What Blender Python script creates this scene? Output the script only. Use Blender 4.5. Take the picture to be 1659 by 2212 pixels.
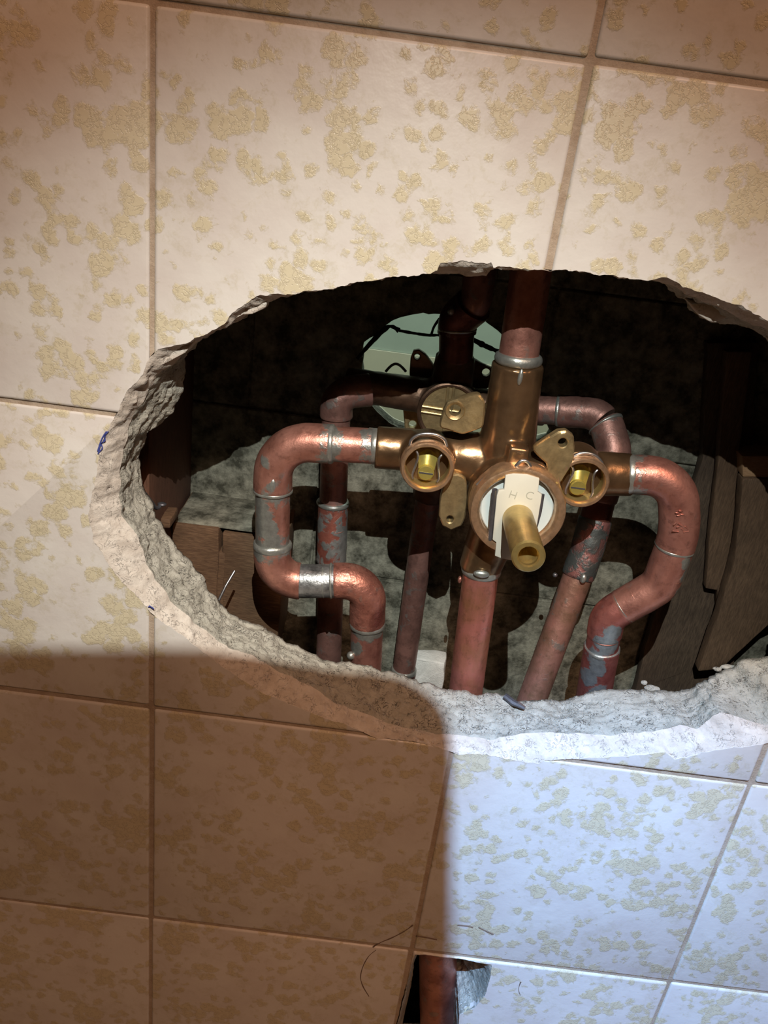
import bpy, bmesh, math, random
import numpy as np
from mathutils import Vector, Matrix, noise

for o in list(bpy.data.objects):
    bpy.data.objects.remove(o)
SC = bpy.context.scene
COL = SC.collection
random.seed(4)

# ---------------------------------------------------------------- camera, light, exposure
# Wall frame in millimetres: X right, R down the wall, D depth behind the tile faces.
MM, Z0 = 0.001, 1300.0
F_PX, CX, CY = 1774.12, 829.5, 1106.0
TILE = 152.0
CAM = np.array([0.643, 0.189, -2.139]) * TILE
_r = np.array([[0.9916, -0.1219, 0.0434], [0.1288, 0.898, -0.4206], [0.0123, 0.4227, 0.9062]])
_u, _s, _v = np.linalg.svd(_r)
ROT = _u @ _v


def W(p):
    return Vector((p[0] * MM, p[2] * MM, (Z0 - p[1]) * MM))


def at(x, y, d):
    """point of depth d behind the tile faces that the photograph shows at pixel x, y (wall frame, mm)"""
    v = ROT.T @ np.array([(x - CX) / F_PX, (y - CY) / F_PX, 1.0])
    return CAM + v * ((d - CAM[2]) / v[2])


def zc(p):
    return float((ROT @ (np.asarray(p, float) - CAM))[2])


def px(p):
    q = ROT @ (np.asarray(p, float) - CAM)
    return q[0] / q[2] * F_PX + CX, q[1] / q[2] * F_PX + CY


def wv(a):
    return Vector((a[0], a[2], -a[1]))


cam_d = bpy.data.cameras.new('camera')
cam_d.sensor_fit = 'HORIZONTAL'
cam_d.sensor_width = 36.0
cam_d.lens = F_PX / 1659.0 * 36.0
cam_d.clip_start = 0.01
cam = bpy.data.objects.new('camera', cam_d)
COL.objects.link(cam)
rx, dn, fw = wv(ROT[0]), wv(ROT[1]), wv(ROT[2])
m = Matrix((rx, -dn, -fw)).transposed().to_4x4()
m.translation = W(CAM)
cam.matrix_world = m
SC.camera = cam

SC.view_settings.view_transform = 'Standard'
SC.view_settings.look = 'None'
SC.view_settings.gamma = 1.0
SC.view_settings.use_curve_mapping = False
SC.view_settings.exposure = 0.0

wd = bpy.data.worlds.new('room_air')
SC.world = wd
wd.use_nodes = True
wd.node_tree.nodes['Background'].inputs[0].default_value = (1.0, 0.50, 0.25, 1)
wd.node_tree.nodes['Background'].inputs[1].default_value = 0.025

LAMP = np.array([100.0, -185.0, -370.0])


def aim(o, target):
    d = (W(target) - o.location).normalized()
    o.rotation_euler = d.to_track_quat('-Z', 'Y').to_euler()


def spot(name, pos, target, power, color, angle, blend, radius):
    l = bpy.data.lights.new(name, 'SPOT')
    l.energy, l.color, l.spot_size, l.spot_blend, l.shadow_soft_size = power, color, math.radians(angle), blend, radius
    o = bpy.data.objects.new(name, l)
    COL.objects.link(o)
    o.location = W(pos)
    aim(o, target)
    return o


def area(name, pos, target, power, color, size):
    l = bpy.data.lights.new(name, 'AREA')
    l.energy, l.color, l.size = power, color, size
    o = bpy.data.objects.new(name, l)
    COL.objects.link(o)
    o.location = W(pos)
    aim(o, target)
    return o


# the torch: a cool core aimed at the lower right, and its wider, warmer spill
spot('torch_core', LAMP, (290, 640, 0), 46.0, (0.08, 0.42, 1.0), 41, 1.0, 0.001)
spot('torch_spill', LAMP, (120, 440, 0), 17.5, (0.98, 0.99, 0.92), 74, 1.0, 0.001)
area('bathroom_ceiling_lamp', (500, -1300, -1300), (130, 200, 0), 16.5, (1.0, 0.55, 0.33), 0.5)
area('next_room_lamp', (150, -500, 520), (150, 200, 800), 5.0, (0.88, 1.0, 0.92), 0.4)

# ---------------------------------------------------------------- helpers


def tag(o, label=None, cat=None, group=None, kind=None):
    if label: o['label'] = label
    if cat: o['category'] = cat
    if group: o['group'] = group
    if kind: o['kind'] = kind
    return o


def thing(name, label, cat, base, group=None):
    o = bpy.data.objects.new(name, None)
    COL.objects.link(o)
    o.empty_display_size = 0.01
    o.location = W(base)
    return tag(o, label, cat, group)


def struct_root(name, base=(0, 0, 0)):
    o = bpy.data.objects.new(name, None)
    COL.objects.link(o)
    o.location = W(base)
    o['kind'] = 'structure'
    return o


def root_of(o):
    t = Vector((0, 0, 0))
    while o is not None:
        t += o.location
        o = o.parent
    return t


def finish(name, me, mat, parent=None, smooth=True, angle=40):
    """me holds world coordinates; it becomes an object under parent"""
    off = root_of(parent)
    if parent is not None:
        me.transform(Matrix.Translation(-off))
    me.name = name
    if mat is not None and len(me.materials) == 0:
        me.materials.append(mat)
    o = bpy.data.objects.new(name, me)
    COL.objects.link(o)
    o.parent = parent
    if smooth:
        me.polygons.foreach_set('use_smooth', [True] * len(me.polygons))
        try:
            me.set_sharp_from_angle(angle=math.radians(angle))
        except Exception:
            pass
    me.update()
    return o


def mesh_from(vs, fs):
    me = bpy.data.meshes.new('m')
    me.from_pydata([tuple(W(v)) for v in vs], [], fs)
    me.update()
    bm = bmesh.new()
    bm.from_mesh(me)
    bmesh.ops.recalc_face_normals(bm, faces=bm.faces)
    bm.to_mesh(me)
    bm.free()
    return me


def evaluated(o):
    dg = bpy.context.evaluated_depsgraph_get()
    dg.update()
    return bpy.data.meshes.new_from_object(o.evaluated_get(dg))


def boolean(me, cutters, op='DIFFERENCE'):
    a = bpy.data.objects.new('tmp_a', me)
    COL.objects.link(a)
    tmp = []
    for c in cutters:
        b = bpy.data.objects.new('tmp_b', c)
        COL.objects.link(b)
        tmp.append(b)
        md = a.modifiers.new('b', 'BOOLEAN')
        md.operation, md.solver, md.object = op, 'EXACT', b
    r = evaluated(a)
    for b in tmp:
        bpy.data.objects.remove(b)
    bpy.data.objects.remove(a)
    return r


def remeshed(me, voxel, smooth=3, disp=0.0):
    a = bpy.data.objects.new('tmp_a', me)
    COL.objects.link(a)
    md = a.modifiers.new('r', 'REMESH')
    md.mode, md.voxel_size = 'VOXEL', voxel * MM
    ms = a.modifiers.new('s', 'SMOOTH')
    ms.factor, ms.iterations = 0.6, smooth
    r = evaluated(a)
    bpy.data.objects.remove(a)
    if disp:
        n = len(r.vertices)
        co, nr = np.zeros(n * 3, np.float32), np.zeros(n * 3, np.float32)
        r.vertices.foreach_get('co', co); r.vertices.foreach_get('normal', nr)
        k = np.array([noise.noise(Vector(c) * 300) for c in co.reshape(-1, 3)], np.float32)[:, None] * disp * MM
        r.vertices.foreach_set('co', (co.reshape(-1, 3) + nr.reshape(-1, 3) * k).ravel())
        r.update()
    return r


def join(meshes):
    bm = bmesh.new()
    for x in meshes:
        bm.from_mesh(x)
    me = bpy.data.meshes.new('j')
    bm.to_mesh(me)
    bm.free()
    return me


def box_mesh(x0, x1, r0, r1, d0, d1, bevel=0.0, seg=1, tilt=None):
    bm = bmesh.new()
    bmesh.ops.create_cube(bm, size=1.0)
    for v in bm.verts:
        v.co = W((x0 + (v.co.x + .5) * (x1 - x0), r1 + (v.co.z + .5) * (r0 - r1), d0 + (v.co.y + .5) * (d1 - d0)))
    if bevel:
        bmesh.ops.bevel(bm, geom=bm.edges[:], offset=bevel * MM, segments=seg, profile=0.5, affect='EDGES')
    me = bpy.data.meshes.new('box')
    bm.to_mesh(me)
    bm.free()
    return me


def prism(poly, d0, d1):
    """poly: list of (X, R); solid between depths d0 and d1"""
    n = len(poly)
    vs = [(p[0], p[1], d0) for p in poly] + [(p[0], p[1], d1) for p in poly]
    fs = [tuple(range(n)), tuple(range(2 * n - 1, n - 1, -1))]
    fs += [(i, (i + 1) % n, n + (i + 1) % n, n + i) for i in range(n)]
    return mesh_from(vs, fs)


def sweep(pts, radii, seg=28, cap=True, wob=0.0):
    pts = [np.asarray(p, float) for p in pts]
    n = len(pts)
    T = []
    for i in range(n):
        t = pts[min(i + 1, n - 1)] - pts[max(i - 1, 0)]
        T.append(t / (np.linalg.norm(t) + 1e-9))
    a = np.array([0, 0, 1.0]) if abs(T[0][2]) < .9 else np.array([1.0, 0, 0])
    u = np.cross(T[0], a); u /= np.linalg.norm(u)
    vs, fs = [], []
    for i in range(n):
        u = u - T[i] * np.dot(u, T[i]); u /= np.linalg.norm(u)
        w = np.cross(T[i], u)
        for k in range(seg):
            th = 2 * math.pi * k / seg
            dirn = math.cos(th) * u + math.sin(th) * w
            rr = radii[i]
            if wob:
                q = (pts[i] + dirn * rr) * 0.16
                rr += wob * noise.noise(Vector(q))
            vs.append(pts[i] + dirn * rr)
    for i in range(n - 1):
        for k in range(seg):
            k2 = (k + 1) % seg
            fs.append((i * seg + k, i * seg + k2, (i + 1) * seg + k2, (i + 1) * seg + k))
    if cap:
        fs.append(tuple(range(seg)))
        fs.append(tuple((n - 1) * seg + k for k in range(seg)))
    return mesh_from(vs, fs)


def lathe(c, prof, seg=48, axis=(0, 0, 1), wob=0.0):
    """c: point; prof: list of (radius, position along axis)"""
    c = np.asarray(c, float)
    ax = np.asarray(axis, float); ax /= np.linalg.norm(ax)
    a = np.array([0, 1.0, 0]) if abs(ax[1]) < .9 else np.array([1.0, 0, 0])
    u = np.cross(ax, a); u /= np.linalg.norm(u)
    w = np.cross(ax, u)
    vs, fs = [], []
    for (r, z) in prof:
        for k in range(seg):
            th = 2 * math.pi * k / seg
            rr = r
            if wob:
                rr += wob * noise.noise(Vector((math.cos(th) * 3, math.sin(th) * 3, z * .4 + r)))
            vs.append(c + ax * z + (math.cos(th) * u + math.sin(th) * w) * max(rr, 1e-3))
    n = len(prof)
    for i in range(n - 1):
        for k in range(seg):
            k2 = (k + 1) % seg
            fs.append((i * seg + k, i * seg + k2, (i + 1) * seg + k2, (i + 1) * seg + k))
    return mesh_from(vs, fs)


def ball(c, r, sub=3, squash=(1, 1, 1)):
    bm = bmesh.new()
    bmesh.ops.create_icosphere(bm, subdivisions=sub, radius=r * MM)
    p = W(c)
    for v in bm.verts:
        v.co = Vector((v.co.x * squash[0], v.co.y * squash[2], v.co.z * squash[1])) + p
    me = bpy.data.meshes.new('ball')
    bm.to_mesh(me)
    bm.free()
    return me


def catmull(pts, n=8):
    pts = [np.asarray(p, float) for p in pts]
    out = []
    for i in range(len(pts) - 1):
        p0, p1, p2, p3 = pts[max(i - 1, 0)], pts[i], pts[i + 1], pts[min(i + 2, len(pts) - 1)]
        for k in range(n):
            t = k / n
            out.append(.5 * ((2 * p1) + (-p0 + p2) * t + (2 * p0 - 5 * p1 + 4 * p2 - p3) * t * t + (-p0 + 3 * p1 - 3 * p2 + p3) * t ** 3))
    out.append(pts[-1])
    return out


class Run:
    """a pipe centreline: corner points, rounded; parts are cut out of it by pixel"""

    def __init__(self, corners, fil, step=0.8):
        P = [np.asarray(c, float) for c in corners]
        fil = fil if isinstance(fil, (list, tuple)) else [fil] * len(P)
        raw = [P[0]]
        for i in range(1, len(P) - 1):
            a = P[i - 1] - P[i]; b = P[i + 1] - P[i]
            la, lb = np.linalg.norm(a), np.linalg.norm(b)
            a, b = a / la, b / lb
            ang = math.acos(max(-1, min(1, float(a @ b))))
            t = min(fil[i] / math.tan(ang / 2), la * .49, lb * .49)
            r = t * math.tan(ang / 2)
            s, e = P[i] + a * t, P[i] + b * t
            bis = (a + b) / np.linalg.norm(a + b)
            c = P[i] + bis * (r / math.sin(ang / 2))
            va, vb = s - c, e - c
            tot = math.pi - ang
            for k in range(13):
                q = k / 12
                raw.append(c + (math.sin((1 - q) * tot) * va + math.sin(q * tot) * vb) / math.sin(tot))
        raw.append(P[-1])
        self.p = [raw[0]]
        for q in raw[1:]:
            dd = np.linalg.norm(q - self.p[-1])
            if dd < 1e-6: continue
            k = max(1, int(dd / step))
            base = self.p[-1]
            for j in range(1, k + 1):
                self.p.append(base + (q - base) * j / k)
        self.s = [0.0]
        for i in range(1, len(self.p)):
            self.s.append(self.s[-1] + float(np.linalg.norm(self.p[i] - self.p[i - 1])))
        self.L = self.s[-1]
        self.pp = np.array([px(q) for q in self.p])

    def s_at(self, x, y):
        k = int(np.argmin(((self.pp - np.array([x, y])) ** 2).sum(1)))
        return self.s[k]

    def pos(self, s):
        s = max(0, min(self.L, s))
        return np.array([np.interp(s, self.s, [q[j] for q in self.p]) for j in range(3)])

    def cut(self, a, b, r, wob=0.12, lip=0.0, seg=32, step=0.9):
        """mesh of the stretch a..b (arc lengths); lip = raised beads at both ends"""
        n = max(3, int((b - a) / step))
        ss = [a + (b - a) * i / n for i in range(n + 1)]
        rad = []
        for s in ss:
            e = min(s - a, b - s)
            rr = r
            if lip and e < 1.6:
                rr = r + lip * (0.5 + 0.5 * math.cos(math.pi * e / 1.6))
            if e < .35: rr -= .35
            rad.append(rr)
        return sweep([self.pos(s) for s in ss], rad, seg, True, wob)

    def bead(self, s, r, w=1.3, h=0.9, wob=0.6):
        """solder bead round the pipe at s"""
        n = 8
        ss = [s - w + 2 * w * i / n for i in range(n + 1)]
        rad = [r - .3 + h * math.sin(math.pi * i / n) ** .6 if 0 < i < n else r - .4 for i in range(n + 1)]
        return sweep([self.pos(q) for q in ss], rad, 36, True, wob)


# ---------------------------------------------------------------- materials
def new_mat(name):
    mt = bpy.data.materials.new(name)
    mt.use_nodes = True
    nt = mt.node_tree
    nt.nodes.clear()
    out = nt.nodes.new('ShaderNodeOutputMaterial')
    b = nt.nodes.new('ShaderNodeBsdfPrincipled')
    nt.links.new(b.outputs[0], out.inputs[0])
    geo = nt.nodes.new('ShaderNodeNewGeometry')
    return mt, nt, b, geo.outputs['Position']


def n_noise(nt, pos, scale, detail=4, rough=.55, dist=0.0):
    n = nt.nodes.new('ShaderNodeTexNoise')
    n.inputs['Scale'].default_value = scale
    n.inputs['Detail'].default_value = detail
    n.inputs['Roughness'].default_value = rough
    n.inputs['Distortion'].default_value = dist
    nt.links.new(pos, n.inputs['Vector'])
    return n.outputs['Fac']


def n_vor(nt, pos, scale, feature='F1', rnd=1.0):
    n = nt.nodes.new('ShaderNodeTexVoronoi')
    n.feature = feature
    n.inputs['Scale'].default_value = scale
    nt.links.new(pos, n.inputs['Vector'])
    return n.outputs['Distance']


def n_ramp(nt, fac, stops):
    n = nt.nodes.new('ShaderNodeValToRGB')
    e = n.color_ramp.elements
    while len(e) < len(stops): e.new(.5)
    for i, (p, c) in enumerate(stops):
        e[i].position = p
        e[i].color = (c, c, c, 1) if isinstance(c, (int, float)) else (*c, 1)
    nt.links.new(fac, n.inputs[0])
    return n.outputs[0]


def n_mix(nt, fac, a, b):
    n = nt.nodes.new('ShaderNodeMix')
    n.data_type = 'RGBA'
    if isinstance(fac, (int, float)): n.inputs[0].default_value = fac
    else: nt.links.new(fac, n.inputs[0])
    for s, v in ((6, a), (7, b)):
        if isinstance(v, tuple): n.inputs[s].default_value = (*v, 1)
        else: nt.links.new(v, n.inputs[s])
    return n.outputs[2]


def n_math(nt, op, a, b=None):
    n = nt.nodes.new('ShaderNodeMath')
    n.operation = op
    n.use_clamp = False
    for i, v in enumerate((a, b)):
        if v is None: continue
        if isinstance(v, (int, float)): n.inputs[i].default_value = v
        else: nt.links.new(v, n.inputs[i])
    return n.outputs[0]


def n_bump(nt, b, h, strength, dist, prev=None):
    n = nt.nodes.new('ShaderNodeBump')
    n.inputs['Strength'].default_value = strength
    n.inputs['Distance'].default_value = dist * MM
    nt.links.new(h, n.inputs['Height'])
    if prev is not None: nt.links.new(prev, n.inputs['Normal'])
    if b is not None: nt.links.new(n.outputs[0], b.inputs['Normal'])
    return n.outputs[0]


def n_scale(nt, pos, s, off=(0, 0, 0), rot=(0, 0, 0)):
    n = nt.nodes.new('ShaderNodeMapping')
    n.inputs['Scale'].default_value = s
    n.inputs['Location'].default_value = off
    n.inputs['Rotation'].default_value = rot
    nt.links.new(pos, n.inputs['Vector'])
    return n.outputs[0]


def n_warp(nt, pos, scale, amt):
    n = nt.nodes.new('ShaderNodeTexNoise')
    n.inputs['Scale'].default_value = scale
    nt.links.new(pos, n.inputs['Vector'])
    s = nt.nodes.new('ShaderNodeVectorMath'); s.operation = 'SCALE'
    s.inputs['Scale'].default_value = amt
    nt.links.new(n.outputs['Color'], s.inputs[0])
    a = nt.nodes.new('ShaderNodeVectorMath'); a.operation = 'ADD'
    nt.links.new(pos, a.inputs[0]); nt.links.new(s.outputs[0], a.inputs[1])
    return a.outputs[0]


def glaze():
    mt, nt, b, pos = new_mat('cream_glazed_tile')
    base = n_mix(nt, n_ramp(nt, n_noise(nt, pos, 28, 3), [(.35, 0.), (.65, 1.)]), (0.60, 0.555, 0.52), (0.66, 0.635, 0.595))
    wp = n_warp(nt, n_warp(nt, pos, 130, 0.0045), 480, .0022)
    cell = n_math(nt, 'MULTIPLY', n_vor(nt, wp, 125), .42)
    clus = n_noise(nt, pos, 40, 3, .55)
    m0 = n_math(nt, 'ADD', n_math(nt, 'SUBTRACT', clus, cell), n_math(nt, 'MULTIPLY', n_math(nt, 'SUBTRACT', n_noise(nt, wp, 230, 5, .65), .5), .45))
    m0 = n_math(nt, 'ADD', m0, .197)
    mask = n_ramp(nt, m0, [(.515, 0.), (.575, 1.)])
    vein = n_math(nt, 'ABSOLUTE', n_math(nt, 'SUBTRACT', n_noise(nt, n_warp(nt, pos, 300, .003), 330, 3, .6, .4), .5))
    wr = n_ramp(nt, vein, [(0.0, 0.), (.05, 1.)])
    rim = n_ramp(nt, m0, [(.50, 0.), (.525, 1.), (.56, .2), (.7, .0)])
    pc = n_mix(nt, wr, (0.44, 0.36, 0.18), (0.57, 0.49, 0.27))
    c = n_mix(nt, n_math(nt, 'MULTIPLY', mask, .62), base, pc)
    c = n_mix(nt, n_math(nt, 'MULTIPLY', rim, .22), c, (0.36, 0.31, 0.18))
    f2 = n_ramp(nt, n_noise(nt, n_warp(nt, pos, 150, .01), 110, 5, .65), [(.52, 0.), (.64, 1.)])
    c = n_mix(nt, n_math(nt, 'MULTIPLY', n_math(nt, 'MULTIPLY', f2, .30), n_ramp(nt, vein, [(0., 1.), (.09, .35)])), c, (0.42, 0.37, 0.22))
    sp = n_ramp(nt, n_noise(nt, pos, 330, 2, .5), [(.76, 0.), (.80, 1.)])
    c = n_mix(nt, n_math(nt, 'MULTIPLY', sp, .35), c, (0.20, 0.17, 0.12))
    nt.links.new(c, b.inputs['Base Color'])
    b.inputs['Roughness'].default_value = .38
    b.inputs['Specular IOR Level'].default_value = .45
    h = n_math(nt, 'ADD', n_math(nt, 'MULTIPLY', n_math(nt, 'MULTIPLY', mask, wr), .6), n_math(nt, 'MULTIPLY', n_noise(nt, pos, 160, 3), 1.2))
    n_bump(nt, b, h, .5, .3)
    return mt


def rough_mat(name, c0, c1, scale, bump=.8, cracks=0.0, rough=.9, fine=900, crackcol=(.12, .11, .10), cscale=(1, 1, 1)):
    mt, nt, b, pos = new_mat(name)
    c = n_mix(nt, n_ramp(nt, n_noise(nt, pos, scale, 6, .7), [(.38, 0.), (.64, 1.)]), c0, c1)
    h = n_noise(nt, pos, fine, 4, .65)
    if cracks:
        v = n_math(nt, 'ABSOLUTE', n_math(nt, 'SUBTRACT', n_noise(nt, n_scale(nt, pos, cscale), 300, 3, .6, .8), .5))
        k = n_ramp(nt, v, [(0.0, 1.), (.020, 0.)])
        gate = n_ramp(nt, n_noise(nt, pos, 170, 3), [(.46, 0.), (.58, 1.)])
        k = n_math(nt, 'MULTIPLY', k, gate)
        c = n_mix(nt, n_math(nt, 'MULTIPLY', k, cracks), c, crackcol)
        h = n_math(nt, 'SUBTRACT', h, n_math(nt, 'MULTIPLY', k, .8))
    nt.links.new(c, b.inputs['Base Color'])
    b.inputs['Roughness'].default_value = rough
    b.inputs['Specular IOR Level'].default_value = .2
    n_bump(nt, b, h, bump, .9)
    return mt


def copper(name, base=(.60, .285, .225), dark=(.33, .13, .10), grey=.15, blobs=(), rough=.39, metal=.74, greyc=(.30, .31, .29), pit=.15):
    """blobs: (point, radius mm) where solder or flux has greyed the copper"""
    mt, nt, b, pos = new_mat(name)
    c = n_mix(nt, n_ramp(nt, n_noise(nt, pos, 70, 4), [(.35, 0.), (.7, 1.)]), base, dark)
    streak = n_noise(nt, n_scale(nt, pos, (1, 1, .16)), 150, 4, .6)
    c = n_mix(nt, n_math(nt, 'MULTIPLY', n_ramp(nt, n_noise(nt, pos, 200, 6, .7), [(.52, 0.), (.68, 1.)]), .55), c, tuple(x * .45 for x in dark))
    c = n_mix(nt, n_math(nt, 'MULTIPLY', n_ramp(nt, streak, [(.5, 0.), (.75, 1.)]), .35), c, tuple(min(1, x * 1.35) for x in base))
    g = n_ramp(nt, n_noise(nt, n_warp(nt, pos, 80, .01), 110, 5, .6), [(.66 - grey * .35, 0.), (.73 - grey * .35, 1.)])
    g = n_math(nt, 'MULTIPLY', g, min(1.0, grey * 3))
    if blobs:
        wn = n_math(nt, 'MULTIPLY', n_math(nt, 'SUBTRACT', n_noise(nt, pos, 150, 4, .6), .5), .012)
        for (q, r) in blobs:
            d = nt.nodes.new('ShaderNodeVectorMath'); d.operation = 'DISTANCE'
            nt.links.new(pos, d.inputs[0]); d.inputs[1].default_value = W(q)
            e = n_math(nt, 'ADD', d.outputs['Value'], wn)
            mr = nt.nodes.new('ShaderNodeMapRange')
            nt.links.new(e, mr.inputs[0])
            mr.inputs[1].default_value = (r + .6) * MM; mr.inputs[2].default_value = (r - .6) * MM
            g = n_math(nt, 'MAXIMUM', g, mr.outputs[0])
    gc = n_mix(nt, n_noise(nt, pos, 240, 5, .7), tuple(x * .45 for x in greyc), tuple(min(1, x * 1.7) for x in greyc))
    c = n_mix(nt, g, c, gc)
    nt.links.new(c, b.inputs['Base Color'])
    b.inputs['Metallic'].default_value = metal
    rr = n_math(nt, 'ADD', n_math(nt, 'MULTIPLY', n_noise(nt, pos, 300, 3), .2), rough - .1)
    nt.links.new(rr, b.inputs['Roughness'])
    h = n_math(nt, 'ADD', n_noise(nt, pos, 420, 4, .6), n_math(nt, 'MULTIPLY', g, .6))
    n_bump(nt, b, h, .35 + pit, .35)
    return mt


def metal(name, base, rough=.35, met=.9, bump=.25, var=.35, scale=180):
    mt, nt, b, pos = new_mat(name)
    c = n_mix(nt, n_ramp(nt, n_noise(nt, pos, scale, 5, .6), [(.35, 0.), (.7, 1.)]), base, tuple(x * (1 - var) for x in base))
    nt.links.new(c, b.inputs['Base Color'])
    b.inputs['Metallic'].default_value = met
    b.inputs['Roughness'].default_value = rough
    n_bump(nt, b, n_noise(nt, pos, 600, 3), bump, .3)
    return mt


def wood(name, c0, c1, axis_scale, bump=.5):
    mt, nt, b, pos = new_mat(name)
    p = n_scale(nt, pos, axis_scale)
    g = n_noise(nt, n_warp(nt, p, 20, .02), 160, 5, .65)
    blotch = n_noise(nt, pos, 22, 3)
    c = n_mix(nt, n_ramp(nt, g, [(.38, 0.), (.66, 1.)]), c0, c1)
    c = n_mix(nt, n_math(nt, 'MULTIPLY', n_ramp(nt, blotch, [(.4, 0.), (.7, 1.)]), .5), c, tuple(x * .4 for x in c0))
    nt.links.new(c, b.inputs['Base Color'])
    b.inputs['Roughness'].default_value = .8
    n_bump(nt, b, g, bump, .6)
    return mt


def plain(name, c, rough=.5, met=0.0):
    mt, nt, b, pos = new_mat(name)
    k = n_mix(nt, n_noise(nt, pos, 220, 3), tuple(x * .94 for x in c), tuple(min(1, x * 1.04) for x in c))
    nt.links.new(k, b.inputs['Base Color'])
    b.inputs['Roughness'].default_value = rough
    b.inputs['Metallic'].default_value = met
    return mt


M = {}
M['glaze'] = glaze()
M['grout'] = rough_mat('tile_grout', (.34, .26, .19), (.45, .37, .29), 120, .5)
M['bisque'] = rough_mat('broken_tile_biscuit', (.50, .44, .38), (.63, .575, .51), 120, .6, cracks=.5, fine=420)
M['mortar'] = rough_mat('grey_mortar', (.35, .335, .285), (.47, .455, .395), 160, .9, cracks=.9, fine=900, cscale=(1, 1, 1.8))
M['plaster_back'] = rough_mat('grey_plaster_backing', (.055, .055, .042), (.29, .29, .235), 75, .8, fine=380)
M['far'] = rough_mat('far_wall_paint', (.42, .50, .44), (.46, .54, .48), 8, .05)
M['far_low'] = rough_mat('far_wall_cream', (.60, .58, .47), (.64, .62, .50), 8, .05)
M['copper'] = copper('copper_pipe_plain')
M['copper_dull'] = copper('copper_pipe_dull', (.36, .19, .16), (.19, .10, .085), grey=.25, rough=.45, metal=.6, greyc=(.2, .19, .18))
M['copper_grey'] = copper('copper_pipe_fluxed', (.55, .20, .15), (.3, .10, .08), grey=.55, rough=.45, greyc=(.33, .35, .35))
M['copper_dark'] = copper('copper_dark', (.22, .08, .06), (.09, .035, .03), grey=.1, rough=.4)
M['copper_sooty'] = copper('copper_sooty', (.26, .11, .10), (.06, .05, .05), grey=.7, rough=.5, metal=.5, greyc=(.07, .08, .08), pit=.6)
M['copper_pit'] = copper('copper_pitted', (.58, .25, .19), (.24, .08, .065), grey=.1, pit=.9)
M['solder'] = metal('solder', (.47, .49, .46), .38, .75, .5)
M['solder_dark'] = metal('tinned_sleeve', (.50, .52, .53), .36, .8, .8, .75, 150)
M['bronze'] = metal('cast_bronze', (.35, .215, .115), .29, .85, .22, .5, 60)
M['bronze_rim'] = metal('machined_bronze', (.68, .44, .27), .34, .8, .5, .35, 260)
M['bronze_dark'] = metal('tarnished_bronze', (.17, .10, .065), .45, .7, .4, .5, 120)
M['ear'] = metal('bronze_ear', (.55, .42, .22), .40, .8, .5, .4, 200)
M['brass'] = metal('bright_brass', (.86, .74, .20), .24, .8, .08, .2, 90)
M['brass_bore'] = metal('brass_bore', (.52, .44, .20), .30, .75, .08, .3, 90)
M['brass_stem'] = metal('brass_stem', (.62, .46, .17), .33, .85, .25, .3, 160)
M['steel'] = metal('steel_wire', (.52, .51, .52), .30, .9, .1)
M['steel_dark'] = metal('dark_steel', (.16, .16, .18), .4, .7, .2)
M['white'] = plain('white_plastic', (.58, .66, .66), .5)
M['cream'] = plain('cream_plastic', (.60, .59, .51), .5)
M['emboss'] = plain('embossed_plastic', (.40, .40, .34), .5)
M['black'] = plain('black_plastic', (.015, .015, .017), .95)
M['wire_black'] = plain('black_scrim', (.012, .010, .009), .8)
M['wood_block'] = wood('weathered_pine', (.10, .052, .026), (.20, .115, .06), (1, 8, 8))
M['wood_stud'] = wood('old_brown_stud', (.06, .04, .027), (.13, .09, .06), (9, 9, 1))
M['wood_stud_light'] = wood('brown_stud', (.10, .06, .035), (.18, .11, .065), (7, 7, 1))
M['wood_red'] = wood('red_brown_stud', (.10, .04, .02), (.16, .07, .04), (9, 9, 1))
M['wood_orange'] = wood('orange_wood', (.42, .25, .13), (.52, .33, .19), (2, 8, 8))
M['chalk'] = rough_mat('chalky_plaster', (.55, .58, .57), (.70, .73, .72), 120, .5)
M['crack'] = plain('dirty_crack', (.16, .11, .08), .9)
M['ink'] = plain('blue_ink', (.06, .08, .30), .5)

def warped_box(x0, x1, r0, r1, d0, d1, amp=.6, cuts=10, poly=None):
    me = box_mesh(x0, x1, r0, r1, d0, d1) if poly is None else prism(poly, d0, d1)
    bm = bmesh.new(); bm.from_mesh(me)
    bmesh.ops.bevel(bm, geom=bm.edges[:], offset=1.0 * MM, segments=2, profile=.5, affect='EDGES')
    bmesh.ops.triangulate(bm, faces=bm.faces)
    for _ in range(4):
        long_e = [e for e in bm.edges if e.calc_length() > 9 * MM]
        if not long_e or len(bm.verts) > 20000: break
        bmesh.ops.subdivide_edges(bm, edges=long_e, cuts=1, use_grid_fill=False)
    for v in bm.verts:
        v.co += Vector((noise.noise(v.co * 90), noise.noise(v.co * 90 + Vector((5, 5, 5))), noise.noise(v.co * 90 + Vector((9, 1, 4))))) * amp * MM
    me2 = bpy.data.meshes.new('wb'); bm.to_mesh(me2); bm.free()
    return me2


def pxpoly(pts, d):
    return [tuple(at(x, y, d)[:2]) for x, y in pts]



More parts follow.
